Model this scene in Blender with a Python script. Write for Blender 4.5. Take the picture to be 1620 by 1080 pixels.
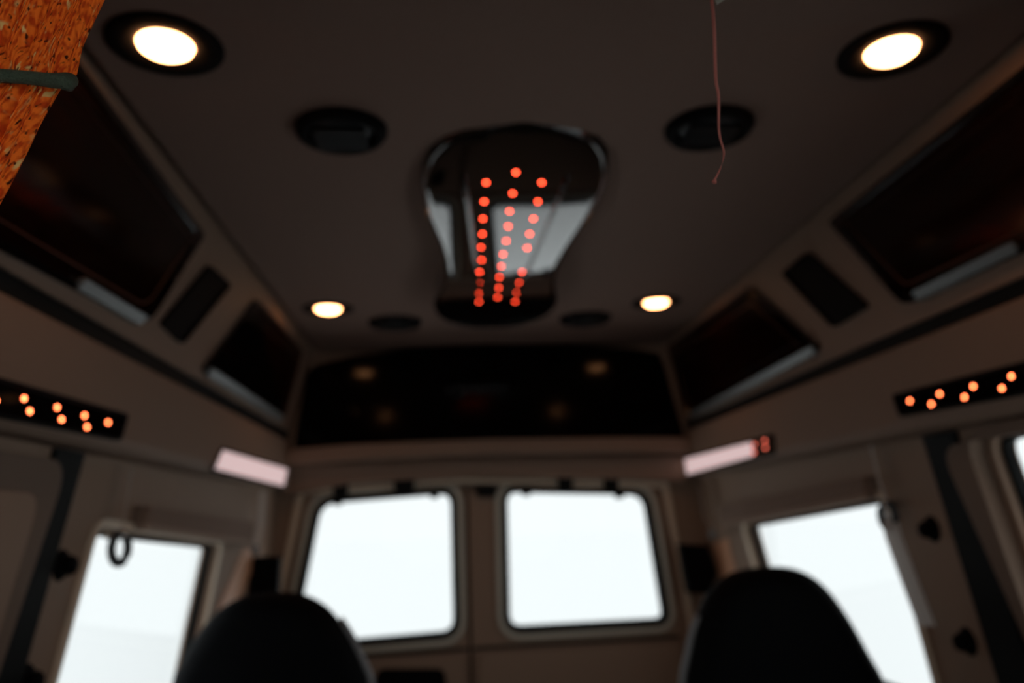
import bpy, bmesh, math, random
from mathutils import Vector, Matrix
from mathutils.geometry import tessellate_polygon
random.seed(4)
S = bpy.context.scene
for o in list(bpy.data.objects): bpy.data.objects.remove(o)
COL = S.collection

# ------------------------------------------------------------------ camera
F_PX, W_PX, H_PX = 1290.0, 1620.0, 1080.0
VPX, VPY, ROLL = 713.0, 830.0, -.0215
CAM = Vector((-.175, 0, 1.2))
d = Vector(((VPX-810)/F_PX, -(VPY-540)/F_PX, 1)).normalized()       # the van's long axis seen by the camera (right, up, forward)
up = Vector((math.sin(ROLL), math.cos(ROLL), 0)); zc = (up-d*up.dot(d)).normalized()
xc = Vector((d.y*zc.z-d.z*zc.y, d.z*zc.x-d.x*zc.z, d.x*zc.y-d.y*zc.x))
if xc.x < 0: xc = -xc
AX = (xc, d, zc)
right = Vector([a.x for a in AX]); upv = Vector([a.y for a in AX]); fwd = Vector([a.z for a in AX])
cd = bpy.data.cameras.new('camera'); cam = bpy.data.objects.new('camera', cd); COL.objects.link(cam)
cam.matrix_world = Matrix.Translation(CAM) @ Matrix((right, upv, -fwd)).transposed().to_4x4()
cd.sensor_width = 36; cd.lens = 36*F_PX/W_PX; cd.clip_start = .02
cd.dof.use_dof = True; cd.dof.focus_distance = .50; cd.dof.aperture_fstop = 3.9
S.camera = cam

# ------------------------------------------------------------------ sky, exposure
S.view_settings.view_transform = 'Standard'; S.view_settings.look = 'None'
S.view_settings.gamma = 1; S.view_settings.use_curve_mapping = False
S.view_settings.exposure = 0
wd = bpy.data.worlds.new('overcast'); S.world = wd; wd.use_nodes = True
bg = wd.node_tree.nodes['Background']; bg.inputs[0].default_value = (.945, .98, 1, 1); bg.inputs[1].default_value = 1.07

def portal(loc, direction, sx, sy):
    l = bpy.data.lights.new('portal', 'AREA'); l.shape = 'RECTANGLE'; l.size = sx; l.size_y = sy
    l.cycles.is_portal = True
    o = bpy.data.objects.new('window_daylight_portal', l); COL.objects.link(o)
    o.location = loc; o.rotation_euler = Vector(direction).to_track_quat('-Z', 'Y').to_euler()
portal((-.42, 3.66, 1.05), (0, -1, 0), .8, .65); portal((.38, 3.66, 1.05), (0, -1, 0), .8, .65)
portal((-1.02, 2.4, 1.0), (1, 0, 0), 1.3, .75); portal((1.02, 2.4, 1.0), (-1, 0, 0), 1.3, .75)
portal((1.02, 1.2, 1.0), (-1, 0, 0), .8, .75)
portal((0, -.49, 1.18), (0, 1, 0), 1.6, .70)

portal((-1.02, -.12, 1.1), (1, 0, 0), .6, .5); portal((1.02, -.12, 1.1), (-1, 0, 0), .6, .5)
# ------------------------------------------------------------------ materials
def mat(name, col, rough=.6, metal=0, spec=.5, bump=0, bscale=60, emit=None, es=0, coat=0, ior=1.5, var=0):
    m = bpy.data.materials.new(name); m.use_nodes = True; nt = m.node_tree; b = nt.nodes['Principled BSDF']
    b.inputs['Base Color'].default_value = (*col, 1); b.inputs['Roughness'].default_value = rough
    b.inputs['Metallic'].default_value = metal; b.inputs['Specular IOR Level'].default_value = spec
    b.inputs['IOR'].default_value = ior; b.inputs['Coat Weight'].default_value = coat
    b.inputs['Coat Roughness'].default_value = .03
    if emit: b.inputs['Emission Color'].default_value = (*emit, 1); b.inputs['Emission Strength'].default_value = es
    tc = nt.nodes.new('ShaderNodeTexCoord')
    n = nt.nodes.new('ShaderNodeTexNoise'); n.inputs['Scale'].default_value = bscale; n.inputs['Detail'].default_value = 5
    nt.links.new(tc.outputs['Object'], n.inputs['Vector'])
    if bump:
        bp = nt.nodes.new('ShaderNodeBump'); bp.inputs['Strength'].default_value = bump; bp.inputs['Distance'].default_value = .002
        nt.links.new(n.outputs['Fac'], bp.inputs['Height']); nt.links.new(bp.outputs['Normal'], b.inputs['Normal'])
    if var:
        r = nt.nodes.new('ShaderNodeMixRGB'); r.inputs[1].default_value = (*[c*(1-var) for c in col], 1); r.inputs[2].default_value = (*[min(1, c*(1+var)) for c in col], 1)
        nt.links.new(n.outputs['Fac'], r.inputs[0]); nt.links.new(r.outputs[0], b.inputs['Base Color'])
    return m
def wood(name, a, b_, rough=.12):
    m = mat(name, a, rough, spec=.22); nt = m.node_tree; b = nt.nodes['Principled BSDF']
    tc = nt.nodes.new('ShaderNodeTexCoord'); mp = nt.nodes.new('ShaderNodeMapping'); mp.inputs['Scale'].default_value = (14, 1.2, 14)
    w = nt.nodes.new('ShaderNodeTexNoise'); w.inputs['Scale'].default_value = 5; w.inputs['Detail'].default_value = 8; w.inputs['Distortion'].default_value = 1.2
    cr = nt.nodes.new('ShaderNodeValToRGB'); cr.color_ramp.elements[0].color = (*a, 1); cr.color_ramp.elements[1].color = (*b_, 1)
    cr.color_ramp.elements[0].position = .38; cr.color_ramp.elements[1].position = .7
    nt.links.new(tc.outputs['Object'], mp.inputs[0]); nt.links.new(mp.outputs[0], w.inputs['Vector']); nt.links.new(w.outputs['Fac'], cr.inputs[0]); nt.links.new(cr.outputs[0], b.inputs['Base Color'])
    return m
def glass_mat():
    m = bpy.data.materials.new('window_glass'); m.use_nodes = True; nt = m.node_tree; nt.nodes.clear()
    out = nt.nodes.new('ShaderNodeOutputMaterial'); mx = nt.nodes.new('ShaderNodeMixShader'); t = nt.nodes.new('ShaderNodeBsdfTransparent'); g = nt.nodes.new('ShaderNodeBsdfGlossy'); fr = nt.nodes.new('ShaderNodeFresnel')
    t.inputs[0].default_value = (.97, .985, .98, 1); g.inputs['Roughness'].default_value = .01; fr.inputs[0].default_value = 1.2
    ge = nt.nodes.new('ShaderNodeNewGeometry'); iv = nt.nodes.new('ShaderNodeMath'); iv.operation = 'SUBTRACT'; iv.inputs[0].default_value = 1; nt.links.new(ge.outputs['Backfacing'], iv.inputs[1])
    ml = nt.nodes.new('ShaderNodeMath'); ml.operation = 'MULTIPLY'; nt.links.new(fr.outputs[0], ml.inputs[0]); nt.links.new(iv.outputs[0], ml.inputs[1]); nt.links.new(ml.outputs[0], mx.inputs[0]); nt.links.new(t.outputs[0], mx.inputs[1]); nt.links.new(g.outputs[0], mx.inputs[2]); nt.links.new(mx.outputs[0], out.inputs[0])
    return m
M = {
 'ceiling': mat('headliner_fabric', (.275, .19, .155), .95, spec=.15, bump=.5, bscale=250, var=.12),
 'soffit': mat('padded_vinyl', (.29, .20, .15), .6, spec=.1, bump=.2, bscale=160, var=.06),
 'wall': mat('wall_vinyl', (.34, .235, .172), .65, spec=.1, bump=.2, bscale=160, var=.06),
 'light_trim': mat('taupe_trim', (.80, .66, .50), .5, spec=.3),
 'grey_trim': mat('grey_trim', (.62, .60, .50), .4),
 'black_gloss': mat('black_gloss', (.004, .004, .0045), .05, coat=1, ior=1.5),
 'black': mat('black_plastic', (.003, .003, .0035), .8, spec=.1),
 'rubber': mat('rubber', (.006, .007, .007), .7, spec=.15),
 'vent': mat('vent_plastic', (.015, .018, .02), .4),
 'leather': mat('black_leather', (.0020, .0025, .0035), .7, spec=.08, bump=.3, bscale=400),
 'rim_glint': mat('grey_rim_glint', (.22, .23, .24), .4),
 'wood': wood('dark_walnut', (.003, .001, .0007), (.014, .0035, .0017)),
 'inlay': mat('walnut_edge', (.10, .028, .012), .35, spec=.3),
 'satin': mat('satin_metal', (.17, .18, .18), .4, metal=.4),
 'lacquer': mat('black_lacquer', (.002, .0015, .0015), .10, spec=.10),
 'chrome': mat('chrome', (.6, .6, .6), .15, metal=1),
 'web': mat('belt_webbing', (.55, .48, .42), .6, bump=.4, bscale=900),
 'copper': mat('tan_leather', (.72, .36, .20), .5),
 'led': mat('led_red', (.3, .02, .01), .3, emit=(1, .06, .022), es=20),
 'led_soft': mat('led_soft', (.3, .02, .01), .3, emit=(1, .16, .10), es=6),
 'led_hot': mat('led_orange', (.3, .05, .02), .3, emit=(1, .155, .05), es=17),
 'lens_pink': mat('pale_pink_lens', (.5, .45, .44), .4, emit=(1, .72, .72), es=.62),  # even pale pink emission over the rear bars
 'lamp': mat('lamp_lens', (.8, .7, .6), .3, emit=(1, .43, .17), es=16),
 'snow': mat('snow', (.98, .985, .985), .9, bump=.3, bscale=3),
 'glass': glass_mat(),
 'carpet': mat('carpet', (.05, .042, .038), .95, bump=.8, bscale=500),
 'door_vinyl': mat('door_vinyl', (.20, .14, .105), .65, spec=.1, bump=.2, bscale=160),
 'web_backlit': mat('backlit_webbing', (.85, .84, .82), .5),  # paler copy of the webbing: backlight from the side window put into the colour
 'shade': mat('shade_fabric', (.24, .165, .125), .8, spec=.1, bump=.4, bscale=300),
 'green': mat('green_cord', (.055, .075, .045), .85, bump=1, bscale=900, var=.6),
 'thread': mat('pink_thread', (.62, .19, .15), .8, bump=1, bscale=1500, var=.4),
 'tag': mat('pale_scrap', (.35, .33, .27), .8),
}
def scarf_mat():
    m = mat('orange_weave', (.6, .12, .012), .85, spec=.1); nt = m.node_tree; b = nt.nodes['Principled BSDF']
    tc = nt.nodes.new('ShaderNodeTexCoord')
    def noise(scale, sc, det=3, dist=0.):
        mp = nt.nodes.new('ShaderNodeMapping'); mp.inputs['Scale'].default_value = sc
        n = nt.nodes.new('ShaderNodeTexNoise'); n.inputs['Scale'].default_value = scale; n.inputs['Detail'].default_value = det; n.inputs['Distortion'].default_value = dist
        nt.links.new(tc.outputs['UV'], mp.inputs[0]); nt.links.new(mp.outputs[0], n.inputs['Vector']); return n
    def ramp(n, p0, c0, p1, c1):
        r = nt.nodes.new('ShaderNodeValToRGB'); e = r.color_ramp.elements; e[0].position = p0; e[0].color = (*c0, 1); e[1].position = p1; e[1].color = (*c1, 1)
        nt.links.new(n.outputs[0], r.inputs[0]); return r
    # UV in centimetres: x across the threads, y along them
    n1 = noise(6.5, (1, .22, 1), 1); r1 = ramp(n1, .38, (.60, .055, .006), .56, (1.0, .17, .016))
    n2 = noise(5.5, (1, .2, 1), 1); r2 = ramp(n2, .56, (0, 0, 0), .63, (1, 1, 1))
    n3 = noise(.55, (1, 1.2, 1), 2); r3 = ramp(n3, .47, (0, 0, 0), .58, (1, 1, 1))
    mul = nt.nodes.new('ShaderNodeMath'); mul.operation = 'MULTIPLY'; nt.links.new(r2.outputs[0], mul.inputs[0]); nt.links.new(r3.outputs[0], mul.inputs[1])
    mx = nt.nodes.new('ShaderNodeMixRGB'); mx.inputs[2].default_value = (.85, .48, .16, 1)
    nt.links.new(mul.outputs[0], mx.inputs[0]); nt.links.new(r1.outputs[0], mx.inputs[1])
    n4 = noise(6.5, (1, .3, 1), 1); r4 = ramp(n4, .30, (1, 1, 1), .37, (0, 0, 0))
    mx2 = nt.nodes.new('ShaderNodeMixRGB'); mx2.inputs[2].default_value = (.075, .012, .004, 1)
    nt.links.new(r4.outputs[0], mx2.inputs[0]); nt.links.new(mx.outputs[0], mx2.inputs[1]); nt.links.new(mx2.outputs[0], b.inputs['Base Color'])
    wv = nt.nodes.new('ShaderNodeTexWave'); wv.inputs['Scale'].default_value = 1.8; wv.inputs['Distortion'].default_value = .5; wv.inputs['Detail'].default_value = 2; wv.bands_direction = 'X'
    nt.links.new(tc.outputs['UV'], wv.inputs['Vector'])
    ad = nt.nodes.new('ShaderNodeMath'); nt.links.new(wv.outputs['Fac'], ad.inputs[0]); nt.links.new(n1.outputs['Fac'], ad.inputs[1])
    bp = nt.nodes.new('ShaderNodeBump'); bp.inputs['Strength'].default_value = .6; bp.inputs['Distance'].default_value = .001
    nt.links.new(ad.outputs[0], bp.inputs['Height']); nt.links.new(bp.outputs['Normal'], b.inputs['Normal'])
    return m
M['scarf'] = scarf_mat()
def see_through(m, k):
    nt = m.node_tree; b = nt.nodes['Principled BSDF']; o = nt.nodes['Material Output']; t = nt.nodes.new('ShaderNodeBsdfTranslucent'); x = nt.nodes.new('ShaderNodeMixShader')
    t.inputs[0].default_value = b.inputs['Base Color'].default_value; x.inputs[0].default_value = k
    nt.links.new(b.outputs[0], x.inputs[1]); nt.links.new(t.outputs[0], x.inputs[2]); nt.links.new(x.outputs[0], o.inputs[0])
see_through(M['web_backlit'], .6)

# ------------------------------------------------------------------ helpers
class Plane:
    """a flat surface of the van: point, two axes in it, normal n towards the room"""
    def __init__(s, p, u, v, n):
        s.p = Vector(p); s.u = Vector(u).normalized(); s.v = Vector(v).normalized(); s.n = Vector(n).normalized()
    def at(s, x, y, off=0):                                             # where the sight line through a photo point meets the surface
        r = right*(x-810)+upv*(540-y)+fwd*F_PX
        q = CAM+r*((s.p+s.n*off-CAM).dot(s.n)/r.dot(s.n))
        return ((q-s.p).dot(s.u), (q-s.p).dot(s.v))
    def pts(s, l, off=0): return [s.at(*a, off) for a in l]
    def w(s, u, v, n=0): return s.p+s.u*u+s.v*v+s.n*n
    def px(s, x, y, n=0, off=0):
        u, v = s.at(x, y, off); return s.w(u, v, n)
def side_plane(x0, z0, x1, z1, sgn):
    v = Vector((x1-x0, 0, z1-z0)).normalized(); n = Vector((v.z*sgn, 0, -v.x*sgn))
    if n.x*sgn > 0: n = -n
    return Plane((x0, 0, z0), (0, 1, 0), v, n)
CE = Plane((0, 0, 1.95), (1, 0, 0), (0, 1, 0), (0, 0, -1))
S1L = side_plane(-.745, 1.95, -.83, 1.60, -1); S1R = side_plane(.800, 1.95, .842, 1.59, 1)
S2L = side_plane(-.83, 1.562, -.825, 1.38, -1); S2R = side_plane(.832, 1.552, .825, 1.36, 1)
WL = side_plane(-.89, 1.37, -.93, .8, -1); WR = side_plane(.89, 1.355, .93, .8, 1)
RH = Plane((0, 3.4, 0), (1, 0, 0), (0, 0, 1), (0, -1, 0)); RD = Plane((0, 3.5, 0), (1, 0, 0), (0, 0, 1), (0, -1, 0))

def link(name, me, m, parent=None):
    o = bpy.data.objects.new(name, me); COL.objects.link(o)
    if m: me.materials.append(m)
    if parent: o.parent = parent; o.matrix_parent_inverse = parent.matrix_world.inverted() if False else Matrix.Identity(4)
    return o
def tag(o, label=None, cat=None, group=None, kind=None):
    if label: o['label'] = label
    if cat: o['category'] = cat
    if group: o['group'] = group
    if kind: o['kind'] = kind
    return o
def struct(o): o['kind'] = 'structure'; return o
def finish(name, bm, m, parent=None, bevel=0, seg=2, smooth=False, ang=40):
    bmesh.ops.remove_doubles(bm, verts=bm.verts, dist=1e-6)
    bmesh.ops.recalc_face_normals(bm, faces=bm.faces)
    if parent is not None:                                              # parts keep coordinates relative to the thing's base
        bmesh.ops.translate(bm, verts=bm.verts, vec=-parent.location if parent.parent is None else -parent.parent.location)
    me = bpy.data.meshes.new(name); bm.to_mesh(me); bm.free()
    if smooth:
        for p in me.polygons: p.use_smooth = True
    o = link(name, me, m, parent)
    if bevel:
        b = o.modifiers.new('bevel', 'BEVEL'); b.width = bevel; b.segments = seg; b.limit_method = 'ANGLE'; b.angle_limit = math.radians(ang)
        b.harden_normals = False
    return o
def thing(name, loc, label, cat, group=None):
    o = bpy.data.objects.new(name, None); COL.objects.link(o); o.location = loc; o.empty_display_size = .05
    return tag(o, label, cat, group)
def rounded(p, r, seg=5):
    out = []; n = len(p); rr = r if isinstance(r, (list, tuple)) else [r]*n
    for i in range(n):
        a, b, c = Vector(p[i-1]), Vector(p[i]), Vector(p[(i+1) % n]); q = rr[i]
        if q <= 0: out.append(tuple(b)); continue
        d1, d2 = (a-b), (c-b); q = min(q, d1.length*.49, d2.length*.49); s, e = b+d1.normalized()*q, b+d2.normalized()*q
        for k in range(seg+1):
            t = k/seg; out.append(tuple(s*(1-t)**2+b*2*t*(1-t)+e*t*t))
    return out
def prism(pl, outline, n0, n1, holes=(), bm=None):
    bm = bm or bmesh.new(); loops = [outline]+list(holes)
    flat = [Vector((*q, 0)) for l in loops for q in l]
    tris = tessellate_polygon([[Vector((*q, 0)) for q in l] for l in loops])
    A = [bm.verts.new(pl.w(q.x, q.y, n0)) for q in flat]; B = [bm.verts.new(pl.w(q.x, q.y, n1)) for q in flat]
    for t in tris:
        for V_ in (A, B):
            try: bm.faces.new([V_[i] for i in t])
            except ValueError: pass
    k = 0
    for l in loops:
        n = len(l)
        for i in range(n):
            j = (i+1) % n
            try: bm.faces.new((A[k+i], A[k+j], B[k+j], B[k+i]))
            except ValueError: pass
        k += n
    if True: bmesh.ops.dissolve_limit(bm, angle_limit=.001, verts=bm.verts, edges=bm.edges)
    return bm
def box(bm, x0, x1, y0, y1, z0, z1):
    vs = [bm.verts.new((x, y, z)) for x in (x0, x1) for y in (y0, y1) for z in (z0, z1)]
    for f in ((0, 1, 3, 2), (4, 6, 7, 5), (0, 4, 5, 1), (2, 3, 7, 6), (0, 2, 6, 4), (1, 5, 7, 3)): bm.faces.new([vs[i] for i in f])
    return bm
def inset(poly, t):
    """move a polygon's sides inwards by t"""
    n = len(poly); area = sum(poly[i][0]*poly[(i+1) % n][1]-poly[(i+1) % n][0]*poly[i][1] for i in range(n)); sg = 1 if area > 0 else -1
    out = []
    for i in range(n):
        a, b, c = Vector(poly[i-1]), Vector(poly[i]), Vector(poly[(i+1) % n])
        e1, e2 = (b-a).normalized(), (c-b).normalized(); n1 = Vector((-e1.y, e1.x))*sg; n2 = Vector((-e2.y, e2.x))*sg
        m = (n1+n2); m = m/max(.3, m.dot(n1)) if m.length > 1e-6 else n1
        out.append(tuple(b+m*t))
    return out
def tube(pts, rad, bm=None, seg=8, flat=1.0, closed=False, side=None):
    bm = bm or bmesh.new(); rings = []; n = len(pts); P = [Vector(p) for p in pts]
    for i, p in enumerate(P):
        t = (P[(i+1) % n]-P[i-1]) if closed else (P[min(i+1, n-1)]-P[max(i-1, 0)]); t.normalize()
        a = Vector(side) if side else (Vector((0, 0, 1)) if abs(t.z) < .9 else Vector((1, 0, 0)))
        a = (a-t*a.dot(t)).normalized(); b = t.cross(a); r = rad[i] if isinstance(rad, list) else rad
        rings.append([bm.verts.new(p+a*math.cos(2*math.pi*k/seg)*r+b*math.sin(2*math.pi*k/seg)*r*flat) for k in range(seg)])
    for i in range(n if closed else n-1):
        A, B = rings[i], rings[(i+1) % n]
        for k in range(seg): bm.faces.new((A[k], A[(k+1) % seg], B[(k+1) % seg], B[k]))
    if not closed: bm.faces.new(rings[0]); bm.faces.new(rings[-1])
    return bm
def lathe(bm, c, prof, seg=40, axis=(0, 0, 1), closed=False):
    """prof: (radius, height along axis)"""
    q = Vector((0, 0, 1)).rotation_difference(Vector(axis)); c = Vector(c); rings = []
    for r, h in prof:
        if r < 1e-6: rings.append([bm.verts.new(c+q@Vector((0, 0, h)))])
        else: rings.append([bm.verts.new(c+q@Vector((r*math.cos(2*math.pi*k/seg), r*math.sin(2*math.pi*k/seg), h))) for k in range(seg)])
    L = list(zip(rings, rings[1:]))+([(rings[-1], rings[0])] if closed else [])
    for A, B in L:
        for k in range(seg):
            j = (k+1) % seg
            if len(A) == 1 and len(B) == 1: continue
            if len(A) == 1: bm.faces.new((A[0], B[k], B[j]))
            elif len(B) == 1: bm.faces.new((A[k], A[j], B[0]))
            else: bm.faces.new((A[k], A[j], B[j], B[k]))
    return bm
def ball(bm, c, r, u=10, v=7):
    return lathe(bm, c, [(r*math.sin(math.pi*i/v), -r*math.cos(math.pi*i/v)) for i in range(v+1)], seg=u)
def extrude_y(poly, y0, y1):
    return prism(Plane((0, 0, 0), (1, 0, 0), (0, 0, 1), (0, 1, 0)), poly, y0, y1)

# ------------------------------------------------------------------ the shell
Y0, YE = -.42, 3.55
struct(finish('ceiling', box(bmesh.new(), -.733, .788, Y0, YE, 1.95, 2.0), M['ceiling'], bevel=.012, seg=3))
bm = box(bmesh.new(), -1.15, 1.15, Y0-.12, YE+.1, 2.005, 2.06); struct(finish('roof', bm, M['black']))
struct(finish('floor', box(bmesh.new(), -1.15, 1.15, Y0-.12, YE+.1, -.06, 0), M['carpet']))
# overhead soffits: a padded panel below the ceiling edge, a dark slot, a lower padded rail
def soffit(name, s1, s2, sgn):
    a, b = s1.w(0, 0), s1.w(0, (s1.p.z-(1.60 if sgn < 0 else 1.59))/-s1.v.z)
    c, e = s2.w(0, 0), s2.w(0, .17)
    z2 = s2.p.z
    poly = [(a.x, 1.957), (a.x+sgn*.004, 1.94), (b.x, b.z), (b.x+sgn*.05, b.z+.004), (b.x+sgn*.05, z2-.004), (c.x+sgn*.003, z2), (c.x, z2-.006), (e.x, e.z),
            (e.x+sgn*.004, e.z-.016), (e.x+sgn*.016, e.z-.026), (e.x+sgn*.03, e.z-.028), (sgn*1.05, e.z-.028), (sgn*1.05, 2.0), (a.x, 2.0)]
    so = struct(finish(name, extrude_y(poly, Y0, 3.46), M['soffit']))
    x_ = sorted((b.x+sgn*.006, b.x+sgn*.048)); finish('dark_slot', box(bmesh.new(), x_[0], x_[1], Y0, 3.44, z2+.0005, b.z-.0005), M['rubber'], so)
    return so
soffit('trim_1', S1L, S2L, -1); soffit('trim_2', S1R, S2R, 1)

# front of the ceiling: shallow arched step of the cab headliner
pts = [(-.77, Y0)]+[(x/20*.79, 1.02+.085*math.cos(x/20*math.pi/2)-.03*(abs(x)/20)**4) for x in range(-19, 21)]+[(.82, Y0)]
struct(finish('trim_3', prism(CE, pts, -.01, .028), M['ceiling'], bevel=.012, seg=3))

# side windows (outlines on the wall planes)
def down(pl, a, b, v):          # extend the edge a-b to depth v on the plane
    (u0, v0), (u1, v1) = pl.at(*a), pl.at(*b); return (u0+(u1-u0)*(v-v0)/(v1-v0), v)
VB = .62
WIN1 = [WL.at(152, 836), WL.at(346, 862), down(WL, (346, 862), (305, 1060), VB), down(WL, (152, 836), (86, 1080), VB)]
WIN2 = [WR.at(1398, 787), WR.at(1178, 830), down(WR, (1178, 830), (1198, 900), VB), down(WR, (1410, 850), (1478, 1080), VB)]
WIN3 = [(.55, WR.at(1566, 690)[1]), WR.at(1561, 690), down(WR, (1561, 694), (1600, 800), VB), (.55, VB)]
r1, r2, r3 = rounded(WIN1, .035), rounded(WIN2, .035), rounded(WIN3, .05)
far = [(Y0-.1, -.06), (YE+.06, -.06), (YE+.06, 1.42), (Y0-.1, 1.42)]
cabw = rounded([(-.36, .05), (.24, .05), (.22, .5), (-.36, .5)], .05)
struct(finish('wall_left', prism(WL, far, -.05, 0, [r1, cabw]), M['wall']))
struct(finish('wall_right', prism(WR, far, -.05, 0, [r2, r3, cabw]), M['wall']))
def pane(name, pl, o, n=-.03):
    g = struct(finish(name, prism(pl, o, n-.004, n), M['glass'])); 
    ga = finish('window_gasket', prism(pl, o, n-.008, n+.012, [inset(o, .014)]), M['rubber'], g); return g
pane('window_1', WL, inset(r1, -.002)); pane('window_2', WR, inset(r2, -.002)); pane('window_3', WR, inset(r3, -.002))

pane('window_5', WL, inset(cabw, -.002)); pane('window_6', WR, inset(cabw, -.002))
# rear wall around the two doors
def rd(*l): return [RD.at(*a) for a in l]
door_l = [(-.895, 1.335), (-.128, 1.375), (-.128, .06), (-.90, .06)]
TOPZ = 1.372
xs = RD.at(741, 900)[0]
dl = [RD.at(484, 786), (xs-.006, RD.at(741, 770)[1]), (xs-.006, .06), (-.83, .06), RD.at(440, 1000)]
dr = [(xs+.006, RD.at(741, 770)[1]), RD.at(1045, 775), RD.at(1082, 985), (.80, .06), (xs+.006, .06)]
hole_all = [dl[0], dl[1], dr[0], dr[1], dr[2], dr[3], dl[3], dl[4]]
wall_o = [(-1.1, -.05), (1.1, -.05), (1.1, 2.02), (-1.1, 2.02)]
struct(finish('wall_rear', prism(RD, wall_o, -.06, 0, [hole_all]), M['wall']))
gl = rounded([RD.at(508, 797), RD.at(712, 781), RD.at(717, 998), RD.at(463, 1020)], [.06, .045, .05, .05], 7)
gr = rounded([RD.at(803, 779), RD.at(1018, 783), RD.at(1050, 978), RD.at(808, 991)], [.045, .06, .03, .05], 7)
def door(name, outline, g, extra):
    o = struct(finish(name, prism(RD, outline, -.055, -.012, [inset(g, -.012)]), M['wall'], bevel=.004))
    finish('window_surround', prism(RD, inset(g, -.052), -.014, .004, [inset(g, -.030)]), M['grey_trim'], o, bevel=.004)
    finish('window_gasket', prism(RD, inset(g, -.032), -.04, -.002, [g]), M['rubber'], o, bevel=.003)
    finish('window_glass', prism(RD, inset(g, -.006), -.032, -.028), M['glass'], o)
    for a in extra: finish('gasket_clip', prism(RD, rounded([RD.at(a[0]-9, a[1]-12), RD.at(a[0]+9, a[1]-12), RD.at(a[0]+6, a[1]+3), RD.at(a[0]-6, a[1]+3)], .004), -.035, 0), M['rubber'], o)
    return o
D1 = door('door_1', dl, gl, [(533, 796), (687, 785)]); D2 = door('door_2', dr, gr, [(833, 781), (981, 785)])
struct(finish('trim_13', prism(RD, [(xs-.03, .04), (xs+.03, .04), (xs+.03, 1.40), (xs-.03, 1.40)], -.07, -.0555), M['rubber']))
struct(finish('trim_14', prism(RD, [(-1.0, -.02), (1.0, -.02), (1.0, .10), (-1.0, .10)], -.075, -.057), M['rubber']))
# lower door panels with the lip under the windows and a pull pocket
zl = RD.at(740, 1032)[1]
finish('lower_panel', prism(RD, rounded([(-.80, .1), (-.80, zl-.01), (xs-.03, zl), (xs-.03, .1)], .03), -.014, .012), M['wall'], D1, bevel=.008)
finish('lower_panel', prism(RD, rounded([(xs+.03, .1), (xs+.03, zl), (.76, zl), (.76, .1)], .03), -.014, .012), M['wall'], D2, bevel=.008)
finish('pull_pocket', prism(RD, rounded(rd((598, 1056), (703, 1056), (712, 1120), (585, 1120)), .03), .010, .022), M['black'], D1, bevel=.006)
finish('centre_cap', prism(RD, rounded(rd((752, 768), (786, 768), (784, 786), (755, 786)), .006), -.012, .012), M['rubber'], D2, bevel=.003)
finish('seam_strip', prism(RD, [(-.80, zl-.004), (xs-.012, zl+.006), (xs-.012, zl+.020), (-.80, zl+.008)], -.014, -.008), M['rubber'], D1)
finish('seam_strip', prism(RD, [(xs+.012, zl+.006), (.76, zl+.010), (.76, zl+.024), (xs+.012, zl+.020)], -.014, -.008), M['rubber'], D2)
# light door-opening moulding
mo = [RD.at(478, 778), (xs, RD.at(741, 764)[1]), RD.at(1050, 768), RD.at(1092, 985), (.83, .05), (-.86, .05), RD.at(432, 1000)]
struct(finish('trim_4', prism(RD, inset(mo, -.018), -.01, .016, [inset(mo, .008)]), M['light_trim'], bevel=.006))

# hooks on the headliner rail over the doors
for i, (px, py, w) in enumerate([(540, 776, 26), (640, 771, 34), (893, 766, 26), (965, 768, 24)]):
    o = finish('rail_clip', prism(RD, rounded([RD.at(px-w/2, py-13), RD.at(px+w/2, py-13), RD.at(px+w/2-3, py+14), RD.at(px-w/2+3, py+14)], .006), .014, .034), M['rubber'], bevel=.003)
    tag(o, ['dark clip above the left rear window, nearest its outer corner', 'dark clip above the middle of the left rear window', 'dark clip above the middle of the right rear window', 'dark clip above the right rear window, nearer its outer corner'][i], 'clip', 'dark clips above the rear windows')

# lower header between cabinet and doors
hd = [RH.at(455, 735), RH.at(770, 728), RH.at(1092, 722), RH.at(1100, 762), RH.at(1000, 757), RH.at(770, 751), RH.at(560, 762), RH.at(440, 785)]
struct(finish('trim_5', prism(RH, hd, -.10, -.03), M['soffit'], bevel=.008, seg=3))
sh = [RH.at(455, 712), RH.at(560, 704), RH.at(770, 696), RH.at(980, 693), RH.at(1100, 693), RH.at(1102, 716), RH.at(980, 716), RH.at(770, 719), RH.at(560, 729), RH.at(450, 738)]
struct(finish('trim_6', prism(RH, sh, -.10, .05), M['soffit'], bevel=.012, seg=4))
# windscreen end behind the camera
FW = Plane((0, Y0, 0), (1, 0, 0), (0, 0, 1), (0, 1, 0))
ws = rounded([(-.84, .84), (.84, .84), (.78, 1.51), (-.78, 1.51)], .08)
struct(finish('wall_front', prism(FW, [(-1.15, -.05), (1.15, -.05), (1.15, 2.03), (-1.15, 2.03)], -.06, 0, [ws]), M['wall']))
pane('window_4', FW, inset(ws, -.002))

struct(finish('trim_15', box(bmesh.new(), -.90, .90, Y0-.02, .43, 1.535, 1.58), M['ceiling'], bevel=.012, seg=3))   # unseen low cab headliner, added to keep windscreen light off the ceiling
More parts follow.
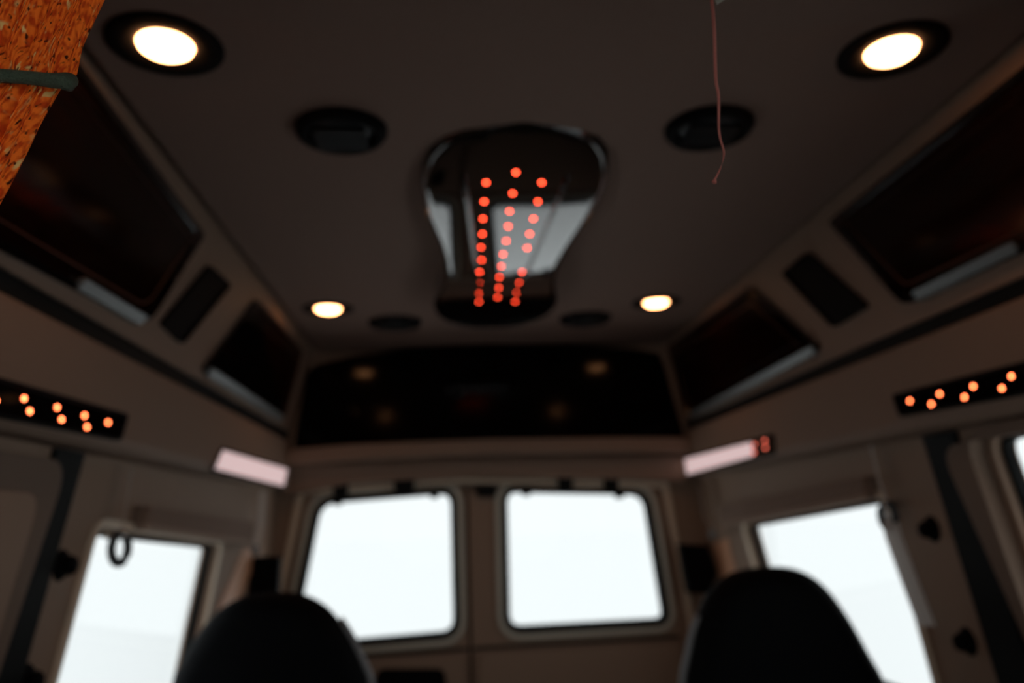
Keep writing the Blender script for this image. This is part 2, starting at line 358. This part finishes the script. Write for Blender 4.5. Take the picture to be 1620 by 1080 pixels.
# sliding door edges: dark weather seals and the inner door panels
def seal(name, pl, l): struct(finish(name, prism(pl, [pl.at(*a) for a in l], -.002, .012), M['rubber'], bevel=.004))
def band(pl, a, b, w, v0, v1):       # a straight band down the wall whose rear edge runs a-b
    q0, q1 = down(pl, a, b, v0), down(pl, a, b, v1); return [q0, q1, (q1[0]-w, v1), (q0[0]-w, v0)]
struct(finish('trim_7', prism(WL, band(WL, (128, 720), (45, 1013), .12, 0, 1.2), -.002, .010), M['rubber'], bevel=.004))
struct(finish('trim_8', prism(WR, band(WR, (1476, 730), (1560, 1000), .12, 0, 1.2), -.002, .010), M['rubber'], bevel=.004))
# door panels ahead of the seals
def front_panel(name, pl, a, b, hole=None):
    q0, q1 = down(pl, a, b, .03), down(pl, a, b, 1.2)
    o = rounded([(.2, .03), q0, q1, (.2, 1.2)], [0, .07, 0, 0], 8)
    hs = [hole] if hole else []
    p = struct(finish(name, prism(pl, o, -.002, .035, hs), M['door_vinyl'], bevel=.012, seg=3))
    return p
d3 = front_panel('door_3', WL, (78, 730), (2, 950)); d4 = front_panel('door_4', WR, (1510, 705), (1600, 900), inset(r3, -.02))
a_, b_ = down(WL, (36, 745), (-30, 950), .09), down(WL, (36, 745), (-30, 950), .62)
finish('padded_panel', prism(WL, rounded([(.3, .09), a_, b_, (.3, .62)], .05, 6), .033, .042), M['wall'], d3, bevel=.008, seg=3)

# ------------------------------------------------------------------ overhead cabinets
def cabinet(name, pl, poly, label, rads, group, inl=.035, sill=None):
    c = sum((pl.w(*q) for q in poly), Vector())/len(poly); t = thing(name, c, label, 'cabinet', group)
    o = rounded(poly, rads, 6)
    finish('frame', prism(pl, o, -.004, .012, [inset(o, .014)]), M['black_gloss'], t, bevel=.003)
    dr_ = finish('door', prism(pl, inset(o, .016), -.004, .007), M['wood'], t, bevel=.003)
    i1 = inset(o, inl)
    finish('inlay', prism(pl, i1, .006, .0085, [inset(i1, .004)]), M['inlay'], dr_)
    if sill:                          # satin lip along the lower edge, sloped so that it looks down
        a, b = Vector(sill[0]), Vector(sill[1]); bm = bmesh.new(); vs = []
        for q in (a, b):
            for (dv, n) in ((-.020, .012), (-.018, .024), (.003, .014), (.006, -.002)): vs.append(bm.verts.new(pl.w(q.x, q.y+dv, n)))
        for k in range(4): bm.faces.new((vs[k], vs[(k+1) % 4], vs[4+(k+1) % 4], vs[4+k]))
        bm.faces.new(vs[:4]); bm.faces.new(vs[4:]); finish('lower_lip', bm, M['satin'], t, bevel=.002)
    return t
def lid(pl, a, b, u): (u0, v0), (u1, v1) = pl.at(*a), pl.at(*b); return (u, v0+(v1-v0)*(u-u0)/(u1-u0))
bL = [lid(S1L, (150, 150), (310, 368), .55), S1L.at(318, 370), S1L.at(236, 498), S1L.at(214, 512), lid(S1L, (0, 400), (214, 512), .55)]
cabinet('overhead_cabinet', S1L, bL, 'long dark wooden cabinet door on the left overhead panel beside the orange cloth', [.02, .02, .02, .03, .02], 'overhead side cabinets', .04, (S1L.at(112, 452), S1L.at(214, 510)))
bR = [lid(S1R, (1318, 350), (1620, 112), .55), S1R.at(1316, 350), S1R.at(1432, 478), S1R.at(1450, 478), lid(S1R, (1450, 478), (1620, 403), .55)]
cabinet('overhead_cabinet', S1R, bR, 'long dark wooden cabinet door on the right overhead panel with a lamp glint', [.02, .02, .02, .02, .02], 'overhead side cabinets', .04, (S1R.at(1620, 396), S1R.at(1460, 472)))
sL = [S1L.at(403, 472), S1L.at(475, 552), S1L.at(446, 662), S1L.at(316, 584)]
cabinet('overhead_cabinet', S1L, sL, 'small dark cabinet at the rear of the left overhead panel with a silver lower lip', .022, 'overhead side cabinets', .05, (S1L.at(322, 590), S1L.at(440, 664)))
sR = [S1R.at(1190, 452), S1R.at(1060, 548), S1R.at(1092, 662), S1R.at(1302, 550)]
cabinet('overhead_cabinet', S1R, sR, 'small dark cabinet at the rear of the right overhead panel with a silver lower lip', .022, 'overhead side cabinets', .05, (S1R.at(1296, 556), S1R.at(1096, 660)))

# speaker grilles between the cabinets
def grille(pl, l, label):
    o = rounded([pl.at(*a) for a in l], .018, 4); c = sum((pl.w(*q) for q in o), Vector())/len(o)
    t = thing('speaker', c, label, 'speaker', 'overhead speakers')
    finish('bezel', prism(pl, o, -.003, .010, [inset(o, .008)]), M['black'], t, bevel=.003)
    i_ = inset(o, .008); bm = prism(pl, i_, -.003, .004)
    finish('grille', bm, M['black'], t)
grille(S1L, [(328, 418), (362, 450), (284, 544), (250, 512)], 'black rectangular speaker grille between the two left overhead cabinets')
grille(S1R, [(1280, 398), (1378, 484), (1322, 518), (1240, 432)], 'black rectangular speaker grille between the two right overhead cabinets')

# rear header cabinet
hc = [RH.at(462, 722)]+[RH.at(*a) for a in ((485, 590), (500, 577), (560, 563), (650, 550), (770, 544), (900, 545), (1000, 551), (1042, 558), (1052, 580), (1085, 695))]+[RH.at(980, 694), RH.at(770, 698), RH.at(560, 706)]
t = thing('rear_cabinet', RH.px(770, 620), 'wide glossy black cabinet across the rear above the back doors', 'cabinet')
finish('body', prism(RH, hc, -.10, .0), M['lacquer'], t, bevel=.004)
midx = RH.at(770, 620)[0]
iL = [RH.at(515, 590), RH.at(640, 568), (midx-.004, RH.at(768, 562)[1]), (midx-.004, RH.at(768, 688)[1]), RH.at(640, 692), RH.at(500, 700)]
iR = [(midx+.004, RH.at(772, 562)[1]), RH.at(900, 563), RH.at(1028, 572), RH.at(1050, 685), RH.at(900, 685), (midx+.004, RH.at(772, 688)[1])]
for p_ in (iL, iR): finish('door', prism(RH, rounded(p_, .012), -.002, .010), M['lacquer'], t, bevel=.003)

# ------------------------------------------------------------------ ceiling lamps
def lamp(x, y, label):
    c = Vector((x, y, 1.95)); t = thing('ceiling_lamp', c, label, 'lamp', 'round ceiling lamps')
    bm = lathe(bmesh.new(), c, [(.088, .002), (.088, -.003), (.080, -.006), (.064, -.006), (.049, -.003), (.0425, .002)], closed=True)
    finish('trim_ring', bm, M['black'], t, smooth=True)
    bm = lathe(bmesh.new(), c, [(.0430, .001), (.040, -.006), (.033, -.011), (.019, -.0145), (0, -.0155)])
    finish('lens', bm, M['lamp'], t, smooth=True)
lamp(-.604, 1.181, 'bright round ceiling lamp in a black ring beside the orange cloth')
lamp(.582, 1.182, 'bright round ceiling lamp in a black ring at the upper right of the ceiling')
lamp(-.584, 2.782, 'small bright round lamp at the rear left of the ceiling')
lamp(.576, 2.776, 'small bright round lamp at the rear right of the ceiling')

# ceiling air vents
def vent(x, y, r, label, tilt):
    c = Vector((x, y, 1.95)); t = thing('air_vent', c, label, 'vent', 'round ceiling vents')
    finish('ring', lathe(bmesh.new(), c, [(r, .002), (r, -.006), (r*.92, -.016), (r*.80, -.018), (r*.70, -.010), (r*.70, .002)], closed=True), M['black'], t, smooth=True)
    finish('hub', lathe(bmesh.new(), c, [(r*.69, 0), (r*.66, -.008), (r*.4, -.013), (0, -.015)]), M['vent'], t, smooth=True)
    for k in (-1, 0, 1):
        bm = box(bmesh.new(), x-r*.55, x+r*.55, y+k*r*.32-.002, y+k*r*.32+.002, 1.95-.026, 1.95-.010); finish('louvre', bm, M['vent'], t)
vent(-.368, 1.46, .088, 'round black air vent at the front left of the ceiling', 0)
vent(.352, 1.45, .088, 'round black air vent behind the hanging pink thread', 0)
vent(-.366, 2.985, .10, 'round dark air vent beside the rear left ceiling lamp', 0)
vent(.352, 2.98, .10, 'round dark air vent beside the rear right ceiling lamp', 0)

# ------------------------------------------------------------------ central ceiling console
prof = [(1.43, .0), (1.437, .06), (1.455, .11), (1.49, .155), (1.54, .185), (1.61, .203), (1.68, .208), (1.78, .203), (1.88, .188), (1.98, .172), (2.08, .162), (2.18, .159), (2.28, .164), (2.38, .180), (2.47, .196), (2.55, .198), (2.63, .187), (2.70, .160), (2.76, .115), (2.79, .06), (2.80, .0)]
XC = -.018
def zs(y): a = (y-1.43); return 1.945-(.122*a-.04875*a*a)
t = thing('ceiling_console', (XC, 2.1, 1.95), 'glossy black hourglass shaped light console in the middle of the ceiling', 'console')
bm = bmesh.new(); rows = []
for (y, w) in prof:
    z = zs(y); f = (y-2.115)/.685; s = max(0, 1-abs(f)**6)
    yy = 2.115+(y-2.115)*.985
    ridge = .105-.045*min(1, max(0, (y-1.6)/.7)); ridge = min(ridge, w*.62)
    zf = z+(.000)
    wc = max(w, .0001); e = .925
    edge_z = z+.004
    hp = [(1, 1.952, 1), (1, min(1.951, z+.020), 1), (.985, z+.0075, 0), (.955, z+.0022, 0), (.90, z+.0003, 0), (.86, z, 0), (.4, z, 0)]
    row = [(-wc*a, y if q else yy, b) for a, b, q in hp]+[(0, yy, z)]+[(wc*a, y if q else yy, b) for a, b, q in hp[::-1]]
    if w == 0: row = [(0, y, 1.952 if k in (0, 14) else min(1.951, z+.02)) for k in range(15)]
    rows.append([bm.verts.new((XC+a, b, c)) for a, b, c in row])
for A, B in zip(rows, rows[1:]):
    for k in range(14):
        try: bm.faces.new((A[k], A[k+1], B[k+1], B[k]))
        except ValueError: pass
con = finish('housing', bm, M['black_gloss'], t, smooth=True)
for s_ in (-1, 1):
    a0 = [(XC+s_*(.112-.055*k/8), 1.62+k*.09, zs(1.62+k*.09)) for k in range(9)]
    finish('rib', tube(a0, .0055, seg=8, flat=.7, side=(1, 0, 0)), M['black_gloss'], con, smooth=True)
def led(px, py, pl, n, r, m, par):
    q = pl.px(px, py, n, n); bm = lathe(bmesh.new(), q-pl.n*n, [(r*1.3, .001), (r*1.3, .0030), (r*.9, .0042), (0, .0046)], seg=12, axis=tuple(pl.n)); finish('led', bm, m, par, smooth=True)
tiltn = Vector((0, -.090, -1)).normalized()
def on_console(px, py):
    r = right*(px-810)+upv*(540-py)+fwd*F_PX; z = 1.93
    for _ in range(30): q = CAM+r*((z-CAM.z)/r.z); z = z*.5+.5*zs(q.y)
    return q
LEDS = [[(769, 289), (766, 319), (764, 346), (763, 370), (761, 391), (762, 411), (759, 430), (758, 447), (758, 463), (758, 477)],
        [(816, 273), (811, 306), (806, 334), (804, 358), (801, 381), (796, 402), (793, 421), (790, 438), (789, 455), (787, 470)],
        [(857, 289), (851, 319), (844, 346), (838, 370), (834, 392), (826, 430), (822, 447), (818, 462), (815, 477)]]
for row in LEDS:
    for a in row: finish('led', lathe(bmesh.new(), on_console(*a), [(.0040, -.0012), (.0040, .0006), (0, .0009)], seg=14, axis=(0, -.07, -1)), M['led'], t, smooth=True)

# ------------------------------------------------------------------ LED light bars on the lower rails
def light_bar(pl, poly, leds, label, lens=None):
    o = rounded(poly, .014, 5); c = sum((pl.w(*q) for q in o), Vector())/len(o)
    t = thing('light_bar', c, label, 'light', 'light bars on the side rails')
    finish('housing', prism(pl, o, -.003, .006, [inset(o, .006)]), M['black'], t, bevel=.002)
    finish('back_panel', prism(pl, inset(o, .005), -.003, .002), M['black_gloss'], t)
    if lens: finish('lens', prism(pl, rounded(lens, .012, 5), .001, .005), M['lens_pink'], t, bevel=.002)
    for a in leds: led(*a, pl, .006, .0027, M['led_hot'] if not lens else M['led_soft'], t)
v0 = lid(S2L, (0, 600), (190, 655), .95); v1 = lid(S2L, (0, 662), (184, 698), .95)
light_bar(S2L, [v0, S2L.at(200, 655), S2L.at(188, 698), v1], [(42, 630), (51, 650), (94, 644), (101, 663), (137, 657), (141, 675), (174, 668), (-2, 633), (-12, 615), (-45, 618), (-55, 600)], 'light bar of orange dots on the left side rail near the orange cloth')
v0 = lid(S2R, (1420, 622), (1620, 572), .95); v1 = lid(S2R, (1432, 660), (1620, 626), .95)
light_bar(S2R, [v0, S2R.at(1414, 624), S2R.at(1426, 660), v1], [(1437, 634), (1471, 639), (1484, 623), (1523, 628), (1537, 611), (1582, 614), (1597, 595), (1645, 598), (1660, 578)], 'light bar of orange dots on the right side rail at the photo edge')
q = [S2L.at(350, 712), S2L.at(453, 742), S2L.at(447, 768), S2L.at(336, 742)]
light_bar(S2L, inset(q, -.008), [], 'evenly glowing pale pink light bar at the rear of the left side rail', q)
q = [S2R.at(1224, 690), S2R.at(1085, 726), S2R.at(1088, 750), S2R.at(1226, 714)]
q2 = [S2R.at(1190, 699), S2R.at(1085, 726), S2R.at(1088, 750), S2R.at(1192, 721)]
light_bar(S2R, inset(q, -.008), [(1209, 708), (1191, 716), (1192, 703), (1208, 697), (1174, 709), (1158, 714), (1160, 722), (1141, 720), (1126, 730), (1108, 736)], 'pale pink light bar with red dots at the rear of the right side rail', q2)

# ------------------------------------------------------------------ window shades over the side windows
def shade(pl, l, label):
    o = [pl.at(*a) for a in l]; t = thing('window_shade', sum((pl.w(*q) for q in o), Vector())/4, label, 'shade', 'folded shades above the side windows')
    finish('cassette', prism(pl, rounded(o, .008), .001, .035), M['shade'], t, bevel=.008, seg=3)
    n = len(o); b = [o[3], o[2], (o[2][0], o[2][1]-.014), (o[3][0], o[3][1]-.014)]
    finish('bottom_rail', prism(pl, b, .034, .042), M['wall'], t, bevel=.002)
shade(WL, [(212, 800), (388, 826), (382, 862), (206, 838)], 'folded dark shade along the top of the left side window')
shade(WR, [(1150, 800), (1385, 752), (1392, 788), (1156, 832)], 'folded dark shade along the top of the right side window')
# window side mouldings
def wtrim(name, pl, r, w=.03): struct(finish(name, prism(pl, inset(r, -w), -.001, .008, [inset(r, -.004)]), M['light_trim'], bevel=.003))
wtrim('trim_9', WL, r1, .022); wtrim('trim_10', WR, r2, .022)

# ------------------------------------------------------------------ rear pillars
def pillar(name, pl, l, m, n=.03): struct(finish(name, prism(pl, [pl.at(*a) for a in l], -.002, n), m, bevel=.012, seg=3))
pillar('trim_11', WL, [(384, 868), (412, 868), (372, 960), (340, 1000), (345, 960)], M['copper'], .006)
pillar('trim_12', WR, [(1128, 862), (1152, 850), (1180, 960), (1178, 1000), (1136, 900)], M['copper'], .006)
def pillar_speaker(l, label, yp):
    P_ = Plane((0, yp, 0), (1, 0, 0), (0, 0, 1), (0, -1, 0)); o = rounded([P_.at(*a) for a in l], .012)
    t = thing('pillar_speaker', sum((P_.w(*q) for q in o), Vector())/len(o), label, 'speaker', 'rear pillar speakers')
    finish('case', prism(P_, o, -.032, .02), M['black'], t, bevel=.01, seg=3)
    finish('grille', prism(P_, inset(o, .014), .019, .023), M['black'], t, bevel=.002)
pillar_speaker([(396, 880), (444, 880), (440, 960), (390, 960)], 'black speaker box on the rear left pillar above the seat', 3.18)
pillar_speaker([(1074, 860), (1118, 862), (1132, 905), (1120, 938), (1088, 938)], 'black six sided speaker on the rear right pillar above the seat', 3.40)

# ------------------------------------------------------------------ seat belts
def strip(pts, w, th, wd):
    bm = bmesh.new(); wd = Vector(wd).normalized(); P = [Vector(p) for p in pts]; rows = []
    for i, p in enumerate(P):
        t_ = (P[min(i+1, len(P)-1)]-P[max(i-1, 0)]).normalized(); n = t_.cross(wd).normalized()
        rows.append([bm.verts.new(p+wd*a*w/2+n*b*th/2) for a, b in ((-1, -1), (1, -1), (1, 1), (-1, 1))])
    for A, B in zip(rows, rows[1:]):
        for k in range(4): bm.faces.new((A[k], A[(k+1) % 4], B[(k+1) % 4], B[k]))
    bm.faces.new(rows[0]); bm.faces.new(rows[-1]); return bm
def belt(pl, up_px, ring_px, down_px, label, wide=.045, dn=.045):
    top, ring = pl.px(*up_px, .03, .03), pl.px(*ring_px, .04, .04)
    t = thing('seat_belt', ring, label, 'seat belt', 'seat belts on the side pillars')
    top2 = Vector((top.x, top.y, top.z+.015))
    finish('upper_webbing', strip([top2, top*.5+ring*.5, ring+Vector((0, 0, .02))], wide*.5, .0025, (-.4 if pl is WL else .4, 1, 0)), M['web'], t)
    if down_px:
        pts = [ring-Vector((0, 0, .01))]+[pl.px(*a, .05, .05) for a in down_px]
        finish('lower_webbing', strip(pts, wide*.8, .0025, (.75, -.5, .0)), M['web_backlit'], t)
    wd_ = Vector((-.8 if pl is WL else .8, -.6, 0)).normalized()
    L_ = [ring+wd_*math.sin(a)*.016+Vector((0, 0, math.cos(a)*.030-.014)) for a in [k*math.pi/10 for k in range(20)]]
    rg = finish('ring', tube(L_, .0095, seg=8, closed=True), M['vent'], t, smooth=True)
    finish('bolt_cap', lathe(bmesh.new(), ring+Vector((0, 0, .012)), [(0, .014), (.008, .013), (.010, .006), (.010, -.03)], seg=16, axis=tuple(pl.n)), M['chrome'], rg, smooth=True)
belt(WL, (208, 752), (190, 856), None, 'seat belt strap with a ring hanging before the left side window')
belt(WR, (1378, 712), (1404, 806), [(1414, 850), (1434, 905), (1466, 990)], 'seat belt with backlit pale webbing running down beside the right side window')
# short straps near the rear corners
def strap(pl, pts, label):
    P = [pl.px(*a, .06, .06) for a in pts]; P[0].z += .02
    t = thing('corner_strap', P[-1], label, 'strap', 'hanging straps at the rear corners')
    finish('webbing', strip(P, .036, .003, (.5, 1, 0)), M['web'], t)
    finish('end_tab', box(bmesh.new(), P[-1].x-.013, P[-1].x+.013, P[-1].y-.006, P[-1].y+.006, P[-1].z-.02, P[-1].z+.012), M['satin'], t, bevel=.004)
strap(WL, [(416, 786), (412, 830), (404, 868)], 'grey strap hanging at the rear left corner beside the pillar')
strap(WR, [(1106, 776), (1114, 815), (1128, 842)], 'grey strap hanging at the rear right corner beside the pillar')

# round black coat-hook caps on the pillars
for pl, px, py, lab in ((WL, 113, 894, 'round black hook cap on the left pillar beside the side window'), (WL, 58, 1078, 'round black hook cap low on the left pillar at the photo edge'),
                        (WR, 1462, 838, 'round black hook cap on the right pillar below the belt ring'), (WR, 1518, 1016, 'round black hook cap low on the right pillar')):
    q = pl.px(px, py, .0, .02); t = thing('hook_cap', q, lab, 'hook', 'black hook caps on the side pillars')
    finish('base', lathe(bmesh.new(), q, [(0, .008), (.024, .008), (.030, .0), (.030, -.002)], seg=24, axis=tuple(pl.n)), M['black'], t, smooth=True)
    finish('hook', lathe(bmesh.new(), q, [(0, .030), (.014, .028), (.019, .020), (.013, .006)], seg=20, axis=tuple(pl.n)), M['black'], t, smooth=True)

# ------------------------------------------------------------------ seats
def seat(yc, l, px_side, label):
    P_ = Plane((0, yc, 0), (1, 0, 0), (0, 0, 1), (0, -1, 0)); o = [P_.at(*a) for a in l]
    xl, zl_ = o[0]; xr, zr = o[-1]; cx = (xl+xr)/2; hw = (xr-xl)/2
    o = [(cx-hw+.02, .42), (cx-hw, .62), (cx-hw-.004, zl_-.13)]+o+[(cx+hw+.004, zr-.13), (cx+hw, .62), (cx+hw-.02, .42)]
    t = thing('captain_seat', (cx, yc, 0), label, 'seat', 'black high-backed seats')
    # soft backrest: rings of the outline shrunk towards front and back
    bm = bmesh.new(); rings = []; n = len(o); T = .075
    sm = []
    for i in range(n-1):
        for k in range(4):
            p0, p1, p2, p3 = [Vector(o[max(0, min(n-1, i+j))]) for j in (-1, 0, 1, 2)]; tt = k/4
            sm.append(.5*((2*p1)+(p2-p0)*tt+(2*p0-5*p1+4*p2-p3)*tt*tt+(3*p1-p0-3*p2+p3)*tt**3))
    sm.append(Vector(o[-1])); sm = [tuple(p) for p in sm]
    for k in range(11):
        a = -math.pi/2+math.pi*k/10; s_ = .06*(1-math.cos(a)); rr = inset(sm, s_)
        rings.append([bm.verts.new(P_.w(p[0], p[1], math.sin(a)*T)) for p in rr])
    for A, B in zip(rings, rings[1:]):
        for k in range(len(A)): bm.faces.new((A[k], A[(k+1) % len(A)], B[(k+1) % len(A)], B[k]))
    bm.faces.new(rings[0]); bm.faces.new(rings[-1])
    back = finish('backrest', bm, M['leather'], t, smooth=True)
    pp = [P_.w(p[0], p[1], .012) for p in inset(sm, -.004)]
    half = pp[int(len(pp)*.66):-6] if px_side > 0 else pp[6:int(len(pp)*.34)]
    finish('rim_glint', tube(half, .009, seg=8), M['rim_glint'], back, smooth=True)  # rim highlight from the windows, painted as a grey tube on the inner edge
    finish('seat_cushion', box(bmesh.new(), cx-.25, cx+.25, yc-.50, yc-.05, .34, .48), M['leather'], t, bevel=.05, seg=5)
    finish('pedestal', box(bmesh.new(), cx-.2, cx+.2, yc-.42, yc-.02, 0, .345), M['black'], t, bevel=.02)
    for s_ in ((1,) if cx < 0 else (-1,)): finish('armrest', box(bmesh.new(), cx+s_*.30-.035, cx+s_*.30+.035, yc-.38, yc+.0, .62, .69), M['leather'], t, bevel=.02, seg=3)
seat(2.05, [(274, 1085), (292, 1040), (316, 1000), (345, 966), (385, 943), (435, 936), (482, 940), (520, 962), (550, 1000), (570, 1040), (586, 1085)], 1, 'black high-backed seat in front of the left rear window')
seat(1.95, [(1080, 1085), (1088, 1035), (1100, 985), (1120, 940), (1160, 905), (1212, 896), (1262, 901), (1300, 926), (1335, 972), (1368, 1030), (1396, 1085)], -1, 'black high-backed seat in front of the right side window')

# ------------------------------------------------------------------ outside
o = finish('snow_ground', box(bmesh.new(), -60, 60, -40, 120, -.75, -.65), M['snow']); o['kind'] = 'structure'; o.name = 'ground'

# ------------------------------------------------------------------ orange cloth hanging beside the camera
YS = .46
SP = Plane((0, YS, 0), (1, 0, 0), (0, 0, 1), (0, -1, 0))
edge = [(190, -150), (186, -110), (180, -60), (166, 0), (140, 55), (131, 75), (122, 118), (112, 130), (96, 142), (74, 180), (48, 228), (22, 278), (2, 315), (-60, 420), (-120, 520)]
leftx = [(-230, -150), (-230, -110), (-230, -60), (-230, 0), (-235, 55), (-235, 75), (-160, 112), (-150, 122), (-160, 134), (-230, 180), (-260, 228), (-280, 278), (-300, 315), (-330, 420), (-350, 520)]
t = thing('orange_cloth', (-.38, YS, 1.54), 'orange woven cloth hanging at the upper left, gathered by a dark green tie', 'cloth')
bm = bmesh.new(); uvl = bm.loops.layers.uv.new('UVMap'); NU = 110; rows = []; uv = {}
def interp(tb, k):
    i = min(len(tb)-2, int(k)); f = k-i; return (tb[i][0]*(1-f)+tb[i+1][0]*f, tb[i][1]*(1-f)+tb[i+1][1]*f)
NV = 140
for j in range(NV+1):
    k = j/NV*(len(edge)-1); e, l_ = interp(edge, k), interp(leftx, k); row = []
    pinch = math.exp(-((e[1]-125)/45)**2)
    for i in range(NU+1):
        s = i/NU
        ph = s*26+.9*math.sin(k*.7)+s*k*.35
        dep = (.0016*math.sin(ph)+.0008*math.sin(ph*2.3+1+k*.4))*(1-.45*pinch)*min(1, s*14) + .012*math.sin(s*math.pi)*(1-.6*pinch)+.004*pinch*math.sin(s*math.pi)
        fold = .006*math.exp(-((s-.38-.02*(k-3))/.07)**2)*(1 if k < 6 else .5)
        u_, v_ = SP.at(e[0]+(l_[0]-e[0])*s, e[1]+(l_[1]-e[1])*s, dep+fold)
        v = bm.verts.new(SP.w(u_, v_, dep+fold)); uv[v] = (u_*100-v_*(25 if e[1] < 125 else 45), v_*100); row.append(v)
    rows.append(row)
for A, B in zip(rows, rows[1:]):
    for i in range(NU):
        f = bm.faces.new((A[i], A[i+1], B[i+1], B[i]))
        for lp in f.loops: lp[uvl].uv = uv[lp.vert]
cl = finish('cloth', bm, M['scarf'], t, smooth=True)
sd = cl.modifiers.new('thickness', 'SOLIDIFY'); sd.thickness = .0025; sd.offset = -1
tie = [(-200, 112), (-120, 118), (-50, 119), (-10, 119), (20, 121), (50, 123), (75, 127), (92, 128), (104, 127), (114, 128)]
tq = lambda x, y, n: SP.w(*SP.at(x, y, n), n)
P = [tq(*a, .020+.003*math.sin(i)) for i, a in enumerate(tie)]; P[-2] = tq(*tie[-2], .014); P[-1] = tq(*tie[-1], .004)
P += [tq(110, 127, -.010), tq(60, 124, -.016), tq(-150, 118, -.016)]
tb = finish('tie', tube(P, [.0042]*4+[.0040, .0040, .0042, .0047, .0050, .0046]+[.004]*3, seg=12), M['green'], t, smooth=True)
sb = tb.modifiers.new('soft', 'SUBSURF'); sb.levels = sb.render_levels = 2
kn = [tq(92, 123, .019), tq(97, 127, .023), tq(104, 132, .021), tq(110, 137, .015)]
k_ = finish('tie_knot', tube(kn, [.003, .0042, .0042, .003], seg=10), M['green'], tb, smooth=True)
finish('hanging_loop', tube([(-.33, YS, 1.53), (-.34, YS-.01, 1.56), (-.345, YS-.06, 1.585)], .005), M['green'], t, smooth=True)

# ------------------------------------------------------------------ pink thread
YT = .52
TP = Plane((0, YT, 0), (1, 0, 0), (0, 0, 1), (0, -1, 0))
tp = [(1124, -20, 0), (1126, 0, .0), (1128, 25, .001), (1130, 60, .001), (1131, 90, 0), (1132, 120, 0), (1133, 135, 0), (1136, 145, .001), (1136, 170, .002), (1136, 200, .001), (1138, 213, 0), (1141, 226, 0), (1145, 238, .001), (1144, 252, .002), (1139, 268, .001), (1134, 278, 0), (1131, 284, 0)]
pts = [TP.w(*TP.at(a, b), c) for a, b, c in tp]
zt_ = pts[0].z
pts = [Vector((pts[0].x-.004, .42, 1.583)), Vector((pts[0].x-.003, .437, 1.586)), Vector((pts[0].x-.002, YT-.04, 1.575))]+pts
rad = [.0016]*5+[.0015, .0015, .0014, .0014, .0013, .0012, .0011, .001, .00095, .0009, .00085, .0008, .0008, .0008, .0007]
t = thing('hanging_thread', pts[0], 'thin pink thread hanging from above at the right of the ceiling console', 'thread')
o = finish('strand', tube(pts, rad, seg=8), M['thread'], t, smooth=True); sb = o.modifiers.new('soft', 'SUBSURF'); sb.levels = sb.render_levels = 1
e = pts[-1]; bm = lathe(bmesh.new(), e, [(.0005, .002), (.0013, -.0008), (.0019, -.0022), (.0012, -.003), (0, -.0032)], seg=12, axis=(.35, .1, .93))
finish('frayed_end', bm, M['thread'], t, smooth=True)
sc = [TP.w(*TP.at(*a)) for a in ((1126, -22), (1150, -26), (1146, -2), (1133, 7), (1130, 0))]
bm = prism(TP, [TP.at(*a) for a in ((1124, -40), (1156, -44), (1150, -3), (1134, 7), (1129, -4))], -.0008, .0008)
finish('paper_scrap', bm, M['tag'], t)
